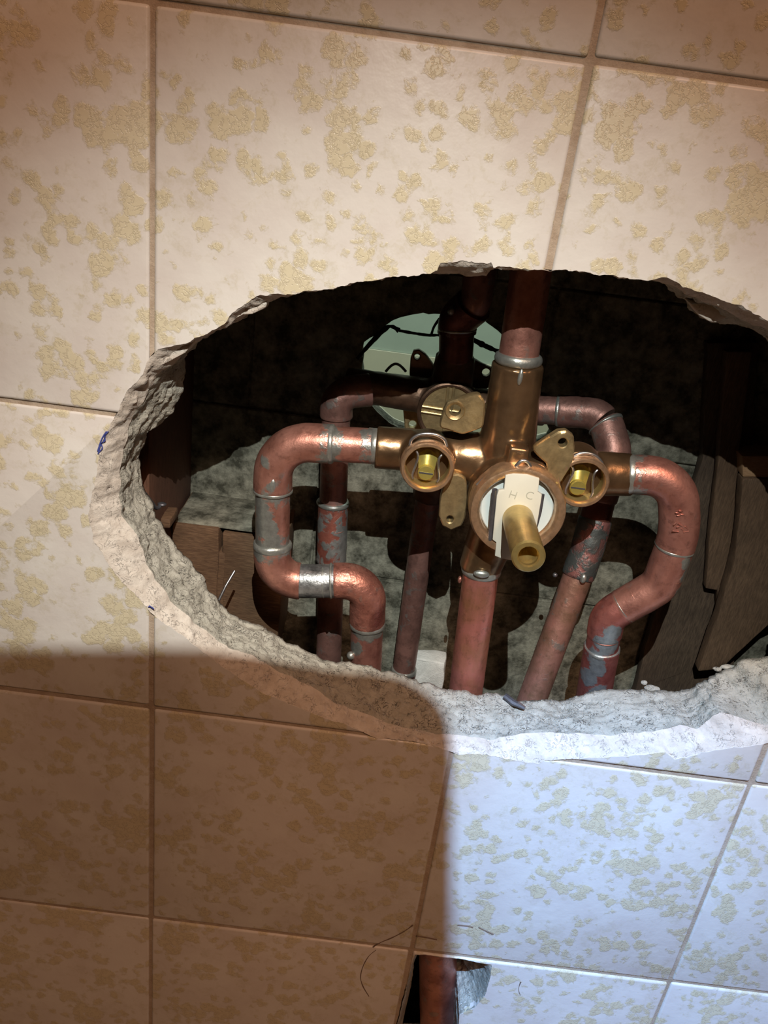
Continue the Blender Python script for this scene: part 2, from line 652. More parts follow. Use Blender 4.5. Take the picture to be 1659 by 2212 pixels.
# ---------------------------------------------------------------- the tiled wall and its two broken openings
A = [(188, 1117), (200, 1064), (212, 1007), (225, 938), (247, 906), (261, 873), (278, 841), (312, 806), (318, 780), (343, 752), (404, 743),
     (424, 729), (475, 708), (508, 674), (530, 652), (560, 640), (600, 636), (640, 632), (720, 622), (760, 612), (855, 598), (900, 595),
     (945, 584), (950, 568), (1000, 565), (1062, 567), (1065, 578), (1190, 582), (1250, 587), (1310, 593), (1350, 600), (1400, 605),
     (1435, 600), (1490, 622), (1540, 640), (1600, 662), (1659, 692), (1760, 760), (1860, 950), (1850, 1250), (1760, 1500),
     (1700, 1580), (1659, 1606), (1586, 1615), (1517, 1626), (1453, 1642), (1444, 1624), (1357, 1633), (1266, 1638), (1178, 1642),
     (1165, 1652), (1037, 1629), (991, 1631), (950, 1615), (892, 1601), (814, 1595), (753, 1568), (675, 1541), (573, 1499),
     (512, 1462), (446, 1414), (392, 1370), (335, 1333), (302, 1296), (253, 1247), (204, 1170)]
C_ = [(261, 1109), (258, 1040), (263, 987), (280, 926), (290, 898), (318, 845), (337, 812), (372, 790), (400, 760), (440, 727), (500, 700),
      (560, 672), (574, 652), (620, 640), (640, 622), (760, 600), (900, 588), (950, 588), (1000, 594), (1050, 597), (1066, 575), (1190, 570),
      (1310, 583), (1400, 600), (1440, 614), (1500, 640), (1560, 668), (1659, 715), (1740, 780), (1830, 950), (1820, 1240),
      (1740, 1470), (1659, 1569), (1614, 1555), (1554, 1537), (1504, 1574), (1472, 1567), (1403, 1581), (1312, 1588), (1220, 1583),
      (1129, 1583), (1060, 1600), (978, 1586), (898, 1592), (886, 1577), (832, 1559), (723, 1517), (669, 1480), (603, 1450),
      (542, 1414), (493, 1398), (444, 1365), (383, 1313), (335, 1252), (298, 1160)]
D_ = [(303, 1000), (300, 980), (310, 960), (315, 935), (340, 920), (360, 900), (375, 880), (390, 860), (397, 840), (395, 815), (397, 790),
      (394, 765), (430, 700), (520, 650), (620, 610), (760, 580), (900, 555), (1190, 545), (1400, 585), (1440, 618), (1452, 630),
      (1490, 662), (1510, 680), (1530, 697), (1545, 699), (1560, 692), (1590, 698), (1620, 706), (1650, 728), (1720, 790), (1800, 950),
      (1790, 1240), (1700, 1410), (1659, 1424), (1600, 1428), (1590, 1440), (1560, 1455), (1530, 1470), (1500, 1493), (1450, 1498),
      (1400, 1496), (1320, 1494), (1280, 1500), (1240, 1510), (1210, 1524), (1180, 1530), (1130, 1530), (1112, 1526), (1095, 1505),
      (1060, 1500), (1030, 1503), (1000, 1497), (960, 1495), (930, 1483), (880, 1466), (840, 1455), (800, 1447), (760, 1437),
      (700, 1428), (650, 1415), (617, 1390), (575, 1380), (540, 1365), (500, 1340), (480, 1310), (455, 1280), (440, 1255), (430, 1240),
      (410, 1215), (385, 1190), (365, 1165), (350, 1140), (330, 1115), (332, 1100), (320, 1080), (308, 1060), (305, 1030)]
A2 = [(896, 2060), (1000, 2072), (1062, 2084), (1059, 2110), (1048, 2150), (1022, 2178), (992, 2192), (985, 2330), (828, 2330), (858, 2212), (878, 2130)]
C2 = [(899, 2050), (1000, 2062), (1044, 2080), (1038, 2115), (1026, 2150), (1000, 2174), (986, 2190), (976, 2330), (834, 2330), (862, 2212), (882, 2130)]
D2 = [(900, 2030), (960, 2036), (1000, 2062), (992, 2100), (990, 2150), (984, 2185), (970, 2330), (842, 2330), (868, 2212), (888, 2130)]


def radial(pts_px, d, c, n):
    P = [at(x, y, d)[:2] for x, y in pts_px]
    out = np.zeros(n)
    for k in range(n):
        th = 2 * math.pi * k / n
        u = np.array([math.cos(th), math.sin(th)])
        best = 0
        for i in range(len(P)):
            a = P[i] - c; b = P[(i + 1) % len(P)] - c
            e = b - a
            den = u[0] * e[1] - u[1] * e[0]
            if abs(den) < 1e-9: continue
            t = (a[0] * e[1] - a[1] * e[0]) / den
            s = (a[0] * u[1] - a[1] * u[0]) / den
            if t > 0 and -1e-6 <= s <= 1 + 1e-6:
                best = max(best, t)
        out[k] = best
    for k in range(n):                       # holes left by numerical misses
        if out[k] == 0: out[k] = out[k - 1]
    return out


def fbm(x, y, z, f):
    return noise.fractal(Vector((x, y, z)) * f, 1.0, 2.0, 4)


wall_front = struct_root('wall_front')


def opening(Apx, Cpx, Dpx, cpx, n, amp, d_c=9.0, d_d=33.0):
    c = at(cpx[0], cpx[1], 8)[:2]
    rA, rC, rD = radial(Apx, 0, c, n), radial(Cpx, d_c, c, n), radial(Dpx, d_d, c, n)
    u = [np.array([math.cos(2 * math.pi * k / n), math.sin(2 * math.pi * k / n)]) for k in range(n)]
    for k in range(n):
        q = c + u[k] * rA[k]
        rA[k] += .9 * amp * fbm(q[0], q[1], 0, .12) + .5 * amp * fbm(q[0], q[1], 3, .45)
        q = c + u[k] * rC[k]
        rC[k] = min(rC[k] + 1.4 * amp * fbm(q[0], q[1], 7, .14), rA[k] - .5)
        rD[k] = min(rD[k] + 1.6 * amp * fbm(q[0], q[1], 13, .2), rC[k] - .4)

    def strip(levels):
        vs, fs = [], []
        L = len(levels)
        for (d, r, na) in levels:
            for k in range(n):
                q = c + u[k] * r[k]
                a = na * fbm(q[0], q[1], d * 1.5, .16) + .35 * na * fbm(q[0], q[1], d * 1.5 + 50, .5) + .9 * na * (.35 - abs(noise.noise(Vector((q[0] * .09, q[1] * .09, d * .35 + 20)))) * 1.6)
                q = q + u[k] * a
                dd = d + .7 * na * fbm(q[0], q[1], d * 1.5 + 90, .2)
                vs.append((q[0], q[1], dd))
        for i in range(L - 1):
            for k in range(n):
                k2 = (k + 1) % n
                fs.append((i * n + k, i * n + k2, (i + 1) * n + k2, (i + 1) * n + k))
        return mesh_from(vs, fs)

    chip = []
    for i in range(9):
        t = i / 8
        chip.append((0.05 + (d_c - .05) * t ** 1.3, rA * (1 - t) + rC * t, 1.5 * amp * math.sin(math.pi * min(1, t * 1.0)) ** .7 if 0 < i < 8 else 0))
    mort = []
    for i in range(27):
        t = i / 26
        w = t ** .9
        mort.append((d_c + (d_d - d_c) * w, rC * (1 - t) + rD * t, 1.5 * amp if 0 < i < 26 else 0))
    mort.append((d_d + 3, rD + .8, .6)); mort.append((d_d + 4, rD + 4, 0)); mort.append((d_d + 3, rA + 6, 0))
    cut = [tuple(c + u[k] * (rA[k])) for k in range(n)]
    cut_s = [tuple(c + u[k] * (rA[k] + .35)) for k in range(n)]
    return strip(chip), strip(mort), cut, cut_s


chip1, mort1, cut1, cut1s = opening(A, C_, D_, (960, 1090), 1000, .85)
chip2, mort2, cut2, cut2s = opening(A2, C2, D2, (945, 2140), 320, .45)
finish('broken_edge', chip1, M['bisque'], wall_front, True, 60)
finish('mortar_edge', mort1, M['mortar'], wall_front, True, 70)
finish('broken_edge', chip2, M['mortar'], wall_front, True, 60)
finish('mortar_edge', mort2, M['mortar'], wall_front, True, 70)

slab = boolean(box_mesh(-420, 620, -330, 820, 1.1, 35.5), [prism(cut1s[::2], -20, 60), prism(cut2s[::2], -20, 60)])
finish('grout', slab, M['grout'], wall_front, False)

GAP = 2.3
tile_meshes = {}
for ci in range(-2, 4):
    for ri in range(-2, 5):
        jx, jr = random.uniform(-.35, .35), random.uniform(-.35, .35)
        x0, x1 = ci * TILE + GAP / 2 + jx, (ci + 1) * TILE - GAP / 2 + jx
        r0, r1 = ri * TILE + GAP / 2 + jr, (ri + 1) * TILE - GAP / 2 + jr
        dj = random.uniform(-.25, .25)
        me = box_mesh(x0, x1, r0, r1, dj, 8.5, 1.3, 3)
        cutters = []
        hit1 = any(x0 < p[0] < x1 and r0 < p[1] < r1 for p in cut1)
        hit2 = any(x0 < p[0] < x1 and r0 < p[1] < r1 for p in cut2)
        cen = ((x0 + x1) / 2, (r0 + r1) / 2)
        if hit1: cutters.append(prism(cut1, -15, 30))
        if hit2: cutters.append(prism(cut2, -15, 30))
        if cutters: me = boolean(me, cutters)
        if len(me.vertices) < 8: continue
        finish('tile', me, M['glaze'], wall_front, True, 35)

# chips of the tile body left standing at the rim of the opening
for nm, poly in (('chip', [(312, 770), (343, 754), (404, 745), (428, 729), (402, 764), (372, 780), (345, 792), (322, 806)]),
                 ('chip', [(432, 724), (500, 688), (532, 664), (556, 652), (577, 650), (572, 668), (542, 683), (515, 684), (490, 699), (452, 716)]),
                 ('chip', [(1490, 652), (1540, 655), (1562, 668), (1585, 682), (1562, 692), (1546, 699), (1530, 696), (1510, 680)])):
    dd = 4 if poly[0][0] < 1000 else 14
    pm = warped_box(0, 0, 0, 0, dd, dd + 9, 1.1, poly=pxpoly(poly, dd))
    finish(nm, pm, M['bisque'], wall_front, True, 40)
for pts in ([(806, 2046), (822, 2036), (850, 2024), (876, 2010), (892, 1998)], [(812, 2052), (796, 2066), (784, 2088), (779, 2110), (784, 2130), (797, 2152)], [(900, 2022), (925, 2026), (944, 2030)],
            [(988, 1998), (1010, 2000), (1022, 2003)], [(1034, 2003), (1048, 2010), (1066, 2018)], [(1124, 2150), (1120, 2136), (1125, 2120)]):
    cp = catmull([at(x, y, -.05) for x, y in pts], 5)
    finish('crack', sweep(cp, [.32] * len(cp), 6, wob=.25), M['crack'], wall_front)

# pen marks left on the tiles
for pts in ([(234, 932), (226, 942), (227, 952), (219, 958), (221, 968), (213, 978)], [(230, 932), (222, 944), (216, 958), (211, 974)], [(228, 936), (225, 950), (217, 962), (212, 980)], [(322, 1308), (330, 1314)], [(320, 1311), (327, 1311), (333, 1316)]):
    finish('ink_mark', sweep(catmull([at(x, y, -.25) for x, y in pts], 4), [.28] * (4 * (len(pts) - 1) + 1), 6), M['ink'], wall_front)

# ---------------------------------------------------------------- cavity: back wall, studs, blocking
BACK = 160.0
HOLE = [(783, 740), (800, 730), (850, 690), (880, 680), (950, 678), (1000, 682), (1040, 690), (1062, 705), (1085, 722), (1110, 760), (1130, 850),
        (1180, 915), (1196, 935), (1188, 950), (1165, 958), (1120, 962), (1000, 975), (860, 925), (838, 915), (800, 872), (783, 868)]
wall_back = struct_root('wall_back', (0, 0, BACK))
hp = [tuple(at(x, y, BACK)[:2]) for x, y in HOLE]
hp2 = []
for i in range(len(hp)):
    a, b = np.array(hp[i]), np.array(hp[(i + 1) % len(hp)])
    k = max(1, int(np.linalg.norm(b - a) / 3))
    for j in range(k):
        q = a + (b - a) * j / k
        hp2.append((q[0] + noise.noise(Vector((q[0], q[1], 0)) * .3) * 1.2, q[1] + noise.noise(Vector((q[0], q[1], 9)) * .3) * 1.2))


def rowx(x, y):
    return at(x, y, BACK)


# broad plaster boards nailed edge to edge; joints recessed
seams = [-330, 20, 100, 196, 305, 430, 620, 820]
cols = [-420, 60, 620]
core = boolean(box_mesh(-420, 620, -330, 820, BACK + 1.5, BACK + 14), [prism(hp2, BACK - 20, BACK + 40)])
finish('backing', core, M['plaster_back'], wall_back, False)
for i in range(len(seams) - 1):
    off = [40, -25, 12, 60, -40, 20, 75, 0, 0][i]
    xs = [-420, off, off + 175, 620]
    for j in range(3):
        g = .5
        me = box_mesh(xs[j] + g, xs[j + 1] - g, seams[i] + g, seams[i + 1] - g, BACK + random.uniform(-1.2, .6), BACK + 8, .8, 1)
        if any(xs[j] < p[0] < xs[j + 1] and seams[i] < p[1] < seams[i + 1] for p in hp2):
            me = boolean(me, [prism(hp2, BACK - 20, BACK + 40)])
        elif min(p[0] for p in hp2) < (xs[j] + xs[j + 1]) / 2 < max(p[0] for p in hp2) and min(p[1] for p in hp2) < (seams[i] + seams[i + 1]) / 2 < max(p[1] for p in hp2):
            continue
        if len(me.vertices) > 3:
            finish('panel', me, M['plaster_back'], wall_back, False)

# closing boards above and below the cavity (out of view)
for nm, a in (('trim_top', (-420, 620, -345, -330, 0, 170)), ('trim_bottom', (-420, 620, 820, 835, 0, 170)), ('trim_left', (-435, -420, -345, 835, 0, 170)),
              ('trim_right', (620, 635, -345, 835, 0, 170))):
    tag(finish(nm, box_mesh(*a), M['wood_stud'], None, False), kind='structure')

o = finish('floor', box_mesh(-900, 1300, 1300, 1320, -2200, 1), M['far_low'], None, False)
tag(o, kind='structure')
# next room, seen through the hole in the back wall
o = finish('wall_far', box_mesh(-900, 1100, -900, at(900, 766, 800)[1], 800, 815), M['far'], None, False); tag(o, kind='structure')
o = finish('trim_far', box_mesh(-900, 1100, at(900, 766, 800)[1] + .5, 1300, 797, 815), M['far_low'], None, False); tag(o, kind='structure')
for nm, a in (('ceiling_far', (-900, 1100, -915, -900, 175, 815)), ('floor_far', (-900, 1100, 1300, 1315, 175, 815)),
              ('wall_far_left', (-915, -900, -915, 1315, 175, 815)), ('wall_far_right', (1100, 1115, -915, 1315, 175, 815))):
    tag(finish(nm, box_mesh(*a), M['far_low'], None, False), kind='structure')
wb2 = boolean(box_mesh(-900, 1100, -900, 1300, 174.2, 176), [prism(hp2, BACK - 20, BACK + 40)])
tag(finish('wall_far_front', wb2, M['far_low'], None, False), kind='structure')


# left: stud behind the opening and the horizontal blocking with a split top
xl = at(378, 1000, 120)[0]
s = thing('wall_stud', 'dark reddish brown stud standing at the far left inside the opening', 'wood', (xl - 15, 820, 100))
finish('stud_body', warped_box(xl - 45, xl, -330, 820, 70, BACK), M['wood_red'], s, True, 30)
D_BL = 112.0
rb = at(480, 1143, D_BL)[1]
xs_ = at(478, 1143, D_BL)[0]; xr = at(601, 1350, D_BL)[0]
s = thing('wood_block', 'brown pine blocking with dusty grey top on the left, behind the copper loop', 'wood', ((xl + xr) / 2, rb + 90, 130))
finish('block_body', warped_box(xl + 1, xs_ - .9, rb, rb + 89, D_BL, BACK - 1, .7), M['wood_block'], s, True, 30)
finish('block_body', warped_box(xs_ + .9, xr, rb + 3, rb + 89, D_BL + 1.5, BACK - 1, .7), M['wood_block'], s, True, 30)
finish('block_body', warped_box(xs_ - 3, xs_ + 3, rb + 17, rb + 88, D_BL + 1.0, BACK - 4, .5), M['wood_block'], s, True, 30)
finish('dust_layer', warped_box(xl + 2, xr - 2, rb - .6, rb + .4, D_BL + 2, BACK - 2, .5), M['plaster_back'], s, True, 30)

# right: three boards side by side
s = thing('stud_board', 'dark brown weathered stud right beside the grey backing boards', 'wood', at(1430, 1400, 150))
p = [(1530, 740), (1640, 740), (1625, 1000), (1605, 1157), (1600, 1276), (1590, 1410), (1570, 1560), (1350, 1560), (1373, 1489), (1391, 1410), (1426, 1299), (1480, 1120), (1517, 988)]
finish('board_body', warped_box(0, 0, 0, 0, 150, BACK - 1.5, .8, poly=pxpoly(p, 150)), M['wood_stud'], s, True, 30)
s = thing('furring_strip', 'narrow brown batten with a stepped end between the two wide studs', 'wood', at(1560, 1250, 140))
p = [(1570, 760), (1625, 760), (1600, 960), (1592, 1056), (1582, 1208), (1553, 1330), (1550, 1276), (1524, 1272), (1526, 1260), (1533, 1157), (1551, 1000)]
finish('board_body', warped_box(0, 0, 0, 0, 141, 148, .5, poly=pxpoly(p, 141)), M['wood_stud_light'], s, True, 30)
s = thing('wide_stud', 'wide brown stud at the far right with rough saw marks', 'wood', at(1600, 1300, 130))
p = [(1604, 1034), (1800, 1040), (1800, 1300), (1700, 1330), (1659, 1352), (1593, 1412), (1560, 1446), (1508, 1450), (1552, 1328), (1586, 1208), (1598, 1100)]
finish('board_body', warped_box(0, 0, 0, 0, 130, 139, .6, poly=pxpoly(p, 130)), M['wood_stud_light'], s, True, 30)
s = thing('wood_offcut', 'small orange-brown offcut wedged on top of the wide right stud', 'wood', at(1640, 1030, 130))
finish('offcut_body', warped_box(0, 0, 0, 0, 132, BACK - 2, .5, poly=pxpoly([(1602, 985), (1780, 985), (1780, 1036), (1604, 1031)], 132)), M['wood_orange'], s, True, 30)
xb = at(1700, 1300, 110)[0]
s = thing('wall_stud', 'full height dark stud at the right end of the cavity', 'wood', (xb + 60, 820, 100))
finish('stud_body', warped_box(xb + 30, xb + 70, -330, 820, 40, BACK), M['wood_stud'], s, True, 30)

# ---------------------------------------------------------------- plumbing
def R_px(x, y, d, w):
    return w * zc(at(x, y, d)) / (2 * F_PX)


def beadlist(run, root, mat, *spec):
    for (x, y, r, w, h) in spec:
        finish('solder_ring', run.bead(run.s_at(x, y), r, w, h), mat, root)


DF = 60.0           # depth of the near valve's pipes
# ----- left loop of the near valve
t = thing('copper_loop', 'copper hot supply loop, left of the brass valve, with tinned sleeve and four bends', 'pipe', at(790, 1480, DF))
run = Run([at(848, 966, DF), at(590, 952, DF), at(588, 1256, DF - 3), at(796, 1254, DF), at(786, 1560, DF + 6)], [0, 19, 15, 13, 0])
RP, RE = 8.9, 9.9
S = run.s_at
cb = copper('copper_loop_left', (.62, .30, .235), (.36, .15, .11), grey=.12, blobs=[(at(562, 1110, 50), 6.5), (at(570, 1140, 52), 7.5), (at(588, 1175, 50), 6), (at(556, 1075, 55), 6),
            (at(589, 1050, 50), 2.6), (at(796, 972, 50), 3.0), (at(714, 958, DF), 10.5), (at(808, 963, DF), 9.9), (at(589, 1060, DF), 10.3), (at(588, 1178, DF - 3), 10.5), (at(574, 1000, 52), 2.2)])
c2 = copper('copper_loop_bottom', (.60, .29, .23), (.30, .12, .10), grey=.12, blobs=[(at(796, 1345, DF), 10.8), (at(770, 1365, 52), 6), (at(795, 1348, 52), 5.0), (at(820, 1355, 55), 6), (at(765, 1400, 55), 5)])
finish('pipe_stub', run.cut(0, S(716, 958), RP), cb, t)
finish('elbow', run.cut(S(712, 958), S(589, 1058), RE, lip=.25), cb, t)
finish('pipe_length', run.cut(S(589, 1054), S(588, 1180), RP), cb, t)
finish('elbow', run.cut(S(588, 1174), S(650, 1256), RE, lip=.3), cb, t)
o = finish('sleeve', run.cut(S(644, 1256), S(728, 1256), RP + .3), M['solder_dark'], t); o['label'] = 'tinned grey sleeve'
finish('elbow', run.cut(S(722, 1256), S(796, 1345), RE), M['copper_pit'], t)
finish('pipe_length', run.cut(S(796, 1340), run.L, RP + .1), c2, t)
beadlist(run, t, M['solder'], (714, 958, RE, 1.3, .5), (808, 963, RP, 2.0, .55), (589, 1060, RE, .9, .35), (588, 1178, RE, 2.0, .7), (716, 1256, RE, .6, .35), (700, 1256, RE - .6, .6, .35), (796, 1345, RE, 1.8, .5))
finish('solder_drip', ball(at(589, 1048, DF - 10), 1.6, 2, (1, 2.2, .6)), M['solder'], t)
finish('solder_drip', ball(at(758, 1416, DF - 2), 2.4, 3), M['solder'], t)

# ----- right loop
t = thing('copper_loop', 'copper cold supply loop, right of the brass valve, curving back in a half circle', 'pipe', at(1285, 1480, DF))
run = Run([at(1310, 1022, DF), at(1462, 1030, DF - 4), at(1470, 1150, DF - 6), at(1425, 1265, DF - 5), at(1312, 1330, DF - 2), at(1300, 1400, DF), at(1268, 1580, DF + 6)], [0, 17, 60, 14, 14, 20, 0])
S = run.s_at
cr = copper('copper_loop_right', (.60, .285, .23), (.36, .15, .12), grey=.08, blobs=[(at(1478, 1215, 48), 3.6), (at(1470, 1240, 50), 4.2), (at(1448, 1272, 52), 4.5), (at(1484, 1190, 50), 3.2), (at(1364, 1026, DF), 11.2)])
cr2 = copper('copper_loop_tinned', (.50, .19, .16), (.33, .09, .08), grey=.1, greyc=(.30, .34, .36), blobs=[(at(1325, 1370, 50), 5.5), (at(1315, 1395, 50), 6.5), (at(1285, 1395, 50), 5), (at(1270, 1420, 50), 7), (at(1290, 1450, 50), 6), (at(1260, 1470, 52), 8), (at(1290, 1492, 54), 5.5), (at(1330, 1340, 55), 4)])
finish('elbow', run.cut(S(1362, 1025), S(1448, 1178), 10.0, lip=.2), cr, t)
finish('elbow', run.cut(S(1447, 1174), S(1338, 1305), 9.7), cr, t)
finish('elbow', run.cut(S(1345, 1300), S(1305, 1372), 9.5), cr2, t)
finish('pipe_length', run.cut(S(1306, 1366), S(1298, 1402), 8.9), cr2, t)
finish('coupling', run.cut(S(1298, 1396), run.L, 9.8, lip=.3), cr2, t)
beadlist(run, t, M['solder'], (1362, 1026, 10.0, 1.7, .5), (1447, 1177, 10.0, .9, .45), (1342, 1303, 9.7, .4, .3), (1297, 1398, 9.6, 1.5, .6))
beadlist(run, t, M['copper'], (1373, 1282, 9.7, .4, .22), (1428, 1238, 9.7, .4, .15), (1305, 1370, 9.3, .4, .2))
for k, (x, y) in enumerate([(1463, 1108), (1470, 1104), (1474, 1112), (1466, 1114)]):
    finish('stamped_mark', ball(at(x, y, DF - 15.2), .8, 2, (1.5, .5, .5)), cr, t)
for (xa, ya, xb_, yb) in ((1455, 1134, 1461, 1129), (1461, 1139, 1468, 1138), (1452, 1147, 1466, 1149), (1472, 1142, 1478, 1148), (1476, 1150, 1488, 1148), (1480, 1137, 1486, 1143), (1465, 1131, 1474, 1137)):
    finish('stamped_mark', sweep([at(xa, ya, DF - 15.6), at(xb_, yb, DF - 15.4)], [.35, .35], 6), cr, t)

# ----- riser above the near valve and the tub pipe below it
t = thing('riser_pipe', 'thick copper riser running up out of the brass valve body', 'pipe', at(1120, 775, 52))
run = Run([at(1117, 790, 54), at(1138, 650, 55), at(1185, 300, 58)], [0, 0, 0])
S = run.s_at
finish('pipe_length', run.cut(S(1119, 782), run.L, 9.3), M['copper'], t)
finish('solder_ring', run.bead(S(1121, 775), 10.0, 2.6, 1.3), M['solder'], t)
finish('solder_drip', ball(at(1124, 815, 42), 1.5, 3, (.8, 2.6, .8)), M['solder'], t)
t = thing('tub_pipe', 'reddish copper tub pipe running straight down below the brass valve', 'pipe', at(1000, 1500, 50))
run = Run([at(1046, 1180, 56), at(1005, 1500, 50), at(972, 1680, 47)], [0, 30, 0])
S = run.s_at
ct = copper('copper_tub_pipe', (.64, .24, .20), (.44, .20, .11), grey=.06, rough=.4)
finish('pipe_length', run.cut(0, run.L, 9.4), ct, t)
finish('solder_ring', run.bead(S(1039, 1232), 9.6, 2.4, 1.2), M['solder'], t)
finish('solder_drip', ball(at(1040, 1240, 44), 3.0, 3, (1.4, .7, .6)), M['solder'], t)
finish('solder_drip', ball(at(993, 1252, 52), 1.8, 2, (.6, 1.2, 1)), M['copper'], t)

t = thing('spout_pipe', 'copper drop pipe showing in the square notch at the foot of the wall', 'pipe', at(945, 2212, 30))
run = Run([at(946, 1900, 30), at(946, 2340, 30)], [0, 0])
finish('pipe_length', run.cut(0, run.L, R_px(945, 2130, 30, 80)), M['copper'], t)

# ----- near valve -------------------------------------------------
v = thing('shower_valve', 'near brass shower valve with white cartridge and projecting brass stem', 'valve', at(1110, 1180, 60))
cR = at(1119, 1108, 26)                 # centre of the cartridge housing mouth
hub = np.array([cR[0], cR[1], 58.0])
sL = at(923, 1012, 36)                  # mouths of the two stop sockets
sR = at(1259, 1045, 34)
pieces = []
pieces.append(lathe(hub, [(0.01, 14), (12, 14), (19, 8), (22.5, -4), (23, -22), (0.01, -22)], 40))
pieces.append(ball(hub + np.array([0, -6, -1]), 20.5, 3))
up0, up1 = at(1092, 985, 55), at(1119, 785, 54)
pieces.append(sweep([hub, up0, up1], [16, 14.2, 11.6], 32))
pieces.append(sweep([up0 + (up1 - up0) * .1, up1], [12.6, 12.2], 32))
dn1 = at(1034, 1232, 56)
pieces.append(sweep([hub, dn1], [15, 10.8], 32))
aL, aR = at(812, 966, DF), at(1366, 1026, DF)
pieces.append(sweep([hub + np.array([0, -12, 0]), at(1000, 985, DF - 2), at(925, 975, DF), aL], [14, 12.5, 10.8, 10.6], 32))
pieces.append(sweep([hub + np.array([0, -6, 0]), at(1230, 1020, DF - 2), aR], [14, 12, 10.6], 32))
pieces.append(sweep([np.array([sL[0], sL[1], 58]), np.array([sL[0], sL[1], 45])], [12.8, 12.8], 32))
pieces.append(sweep([np.array([sR[0], sR[1], 58]), np.array([sR[0], sR[1], 43])], [12.8, 12.8], 32))
# small cast lugs and webs
lug = at(1120, 983, 36)
pieces.append(box_mesh(lug[0] - 5, lug[0] + 4.5, lug[1] - 4, lug[1] + 8, 34, 50, .6))
for (xa, ya, xb_, yb, dd) in ((1165, 998, 1176, 1003, 36), (1168, 1008, 1180, 1014, 34), (1175, 1025, 1185, 1036, 33)):
    pieces.append(sweep([at(xa - 12, ya - 2, dd + 6), at(xb_, yb, dd + 2)], [2.2, 1.8], 10))
body = remeshed(join(pieces), .8, 8, .12)
finish('body', body, M['bronze'], v, True, 80)
# housing mouth
hr = 22.6
finish('cartridge_housing', lathe(cR, [(hr - .5, 22), (hr, 12), (hr + .2, 2.5), (hr - .6, .4), (hr - 2, 0), (hr - 3.6, .3), (hr - 4.6, 1.6), (17.6, 3), (17.3, 16)], 72, wob=.35), M['bronze_rim'], v, True, 35)
cart = finish('cartridge', lathe(cR, [(0.01, 5.2), (16.8, 5.2), (17.4, 6), (17.4, 20)], 64), M['white'], v, True, 35)
PL = [(1092, 1027), (1110, 1024), (1140, 1026), (1165.5, 1034), (1164, 1050), (1162, 1063), (1171, 1069), (1158, 1148), (1148, 1180), (1143, 1178), (1139, 1212), (1106, 1211), (1085, 1207), (1069, 1201),
      (1072, 1172), (1064, 1166), (1073, 1071), (1077, 1060), (1089, 1058)]
pl = prism(pxpoly(PL, 25.2), 25.2, 27.4)
pl = boolean(pl, [])
bm = bmesh.new(); bm.from_mesh(pl); bmesh.ops.bevel(bm, geom=bm.edges[:], offset=.35 * MM, segments=2, profile=.5, affect='EDGES'); bm.to_mesh(pl); bm.free()
plate = finish('stop_plate', pl, M['cream'], v, True, 30); plate['label'] = 'cream plate stamped H and C'


def letter(ch, x, y, d, size, ang, parent, mat, depth=.12):
    cu = bpy.data.curves.new('t', 'FONT'); cu.body = ch; cu.size = size * MM; cu.extrude = depth * MM
    cu.align_x = 'CENTER'; cu.align_y = 'CENTER'; cu.offset = -0.012 * size * MM
    ob = bpy.data.objects.new('t', cu); COL.objects.link(ob)
    me = evaluated(ob)
    bpy.data.objects.remove(ob)
    me.transform(Matrix.Translation(W(at(x, y, d))) @ Matrix.Rotation(math.radians(90), 4, 'X') @ Matrix.Rotation(math.radians(ang), 4, 'Z'))
    return finish('letter_' + ch.lower(), me, mat, parent, False)


letter('H', 1108, 1070, 25.12, 5.6, -8, plate, M['emboss'], .06)
letter('C', 1144, 1071, 25.12, 5.6, -6, plate, M['emboss'], .06)
# spring clip legs either side of the plate
finish('clip_leg', sweep([at(1069, 1057, 26), at(1064, 1100, 27), at(1058, 1166, 27)], [1.3, 1.3, 1.1], 10), M['steel_dark'], v)
finish('clip_leg', sweep([at(1172, 1068, 27), at(1167, 1105, 27), at(1158, 1146, 27)], [1.0, .8, .3], 10), M['steel_dark'], v)
cl = catmull([at(1030, 1048, 31), at(1050, 1032, 31), at(1078, 1019, 31), at(1100, 1016, 30), at(1112, 1010, 29), at(1124, 997, 29), at(1136, 996, 29), at(1145, 1006, 29), at(1150, 1020, 30)], 6)
finish('spring_clip', sweep(cl, [.85] * len(cl), 12), M['steel'], v)
# stem
b0 = at(1118, 1118, 27); tip = at(1142, 1203, -22)
L_ = tip - b0; Ln = float(np.linalg.norm(L_)); ax = L_ / Ln
r0 = 62 * zc(b0) / (2 * F_PX); r1_ = 70 * zc(tip) / (2 * F_PX)
rs = (r0 + r1_) / 2 * 1.08
finish('stem', lathe(b0, [(rs, -4), (rs, Ln * .45), (rs - .15, Ln * .47), (rs - .15, Ln - .9), (rs - .9, Ln), (rs - 2.6, Ln), (rs - 3.1, Ln - 1), (rs - 3.1, Ln - 3), (rs - 2.8, Ln - 3.6),
                          (rs - 3.1, Ln - 4.2), (rs - 2.8, Ln - 4.9), (rs - 3.1, Ln - 5.5), (rs - 2.8, Ln - 6.2), (rs - 3.1, Ln - 7), (.01, Ln - 12)], 40, axis=ax), M['brass_stem'], v, True, 25)
# flat filed along the stem's right side
n_ = np.array([.75, -.1, -.3]); n_ -= ax * (n_ @ ax); n_ /= np.linalg.norm(n_)


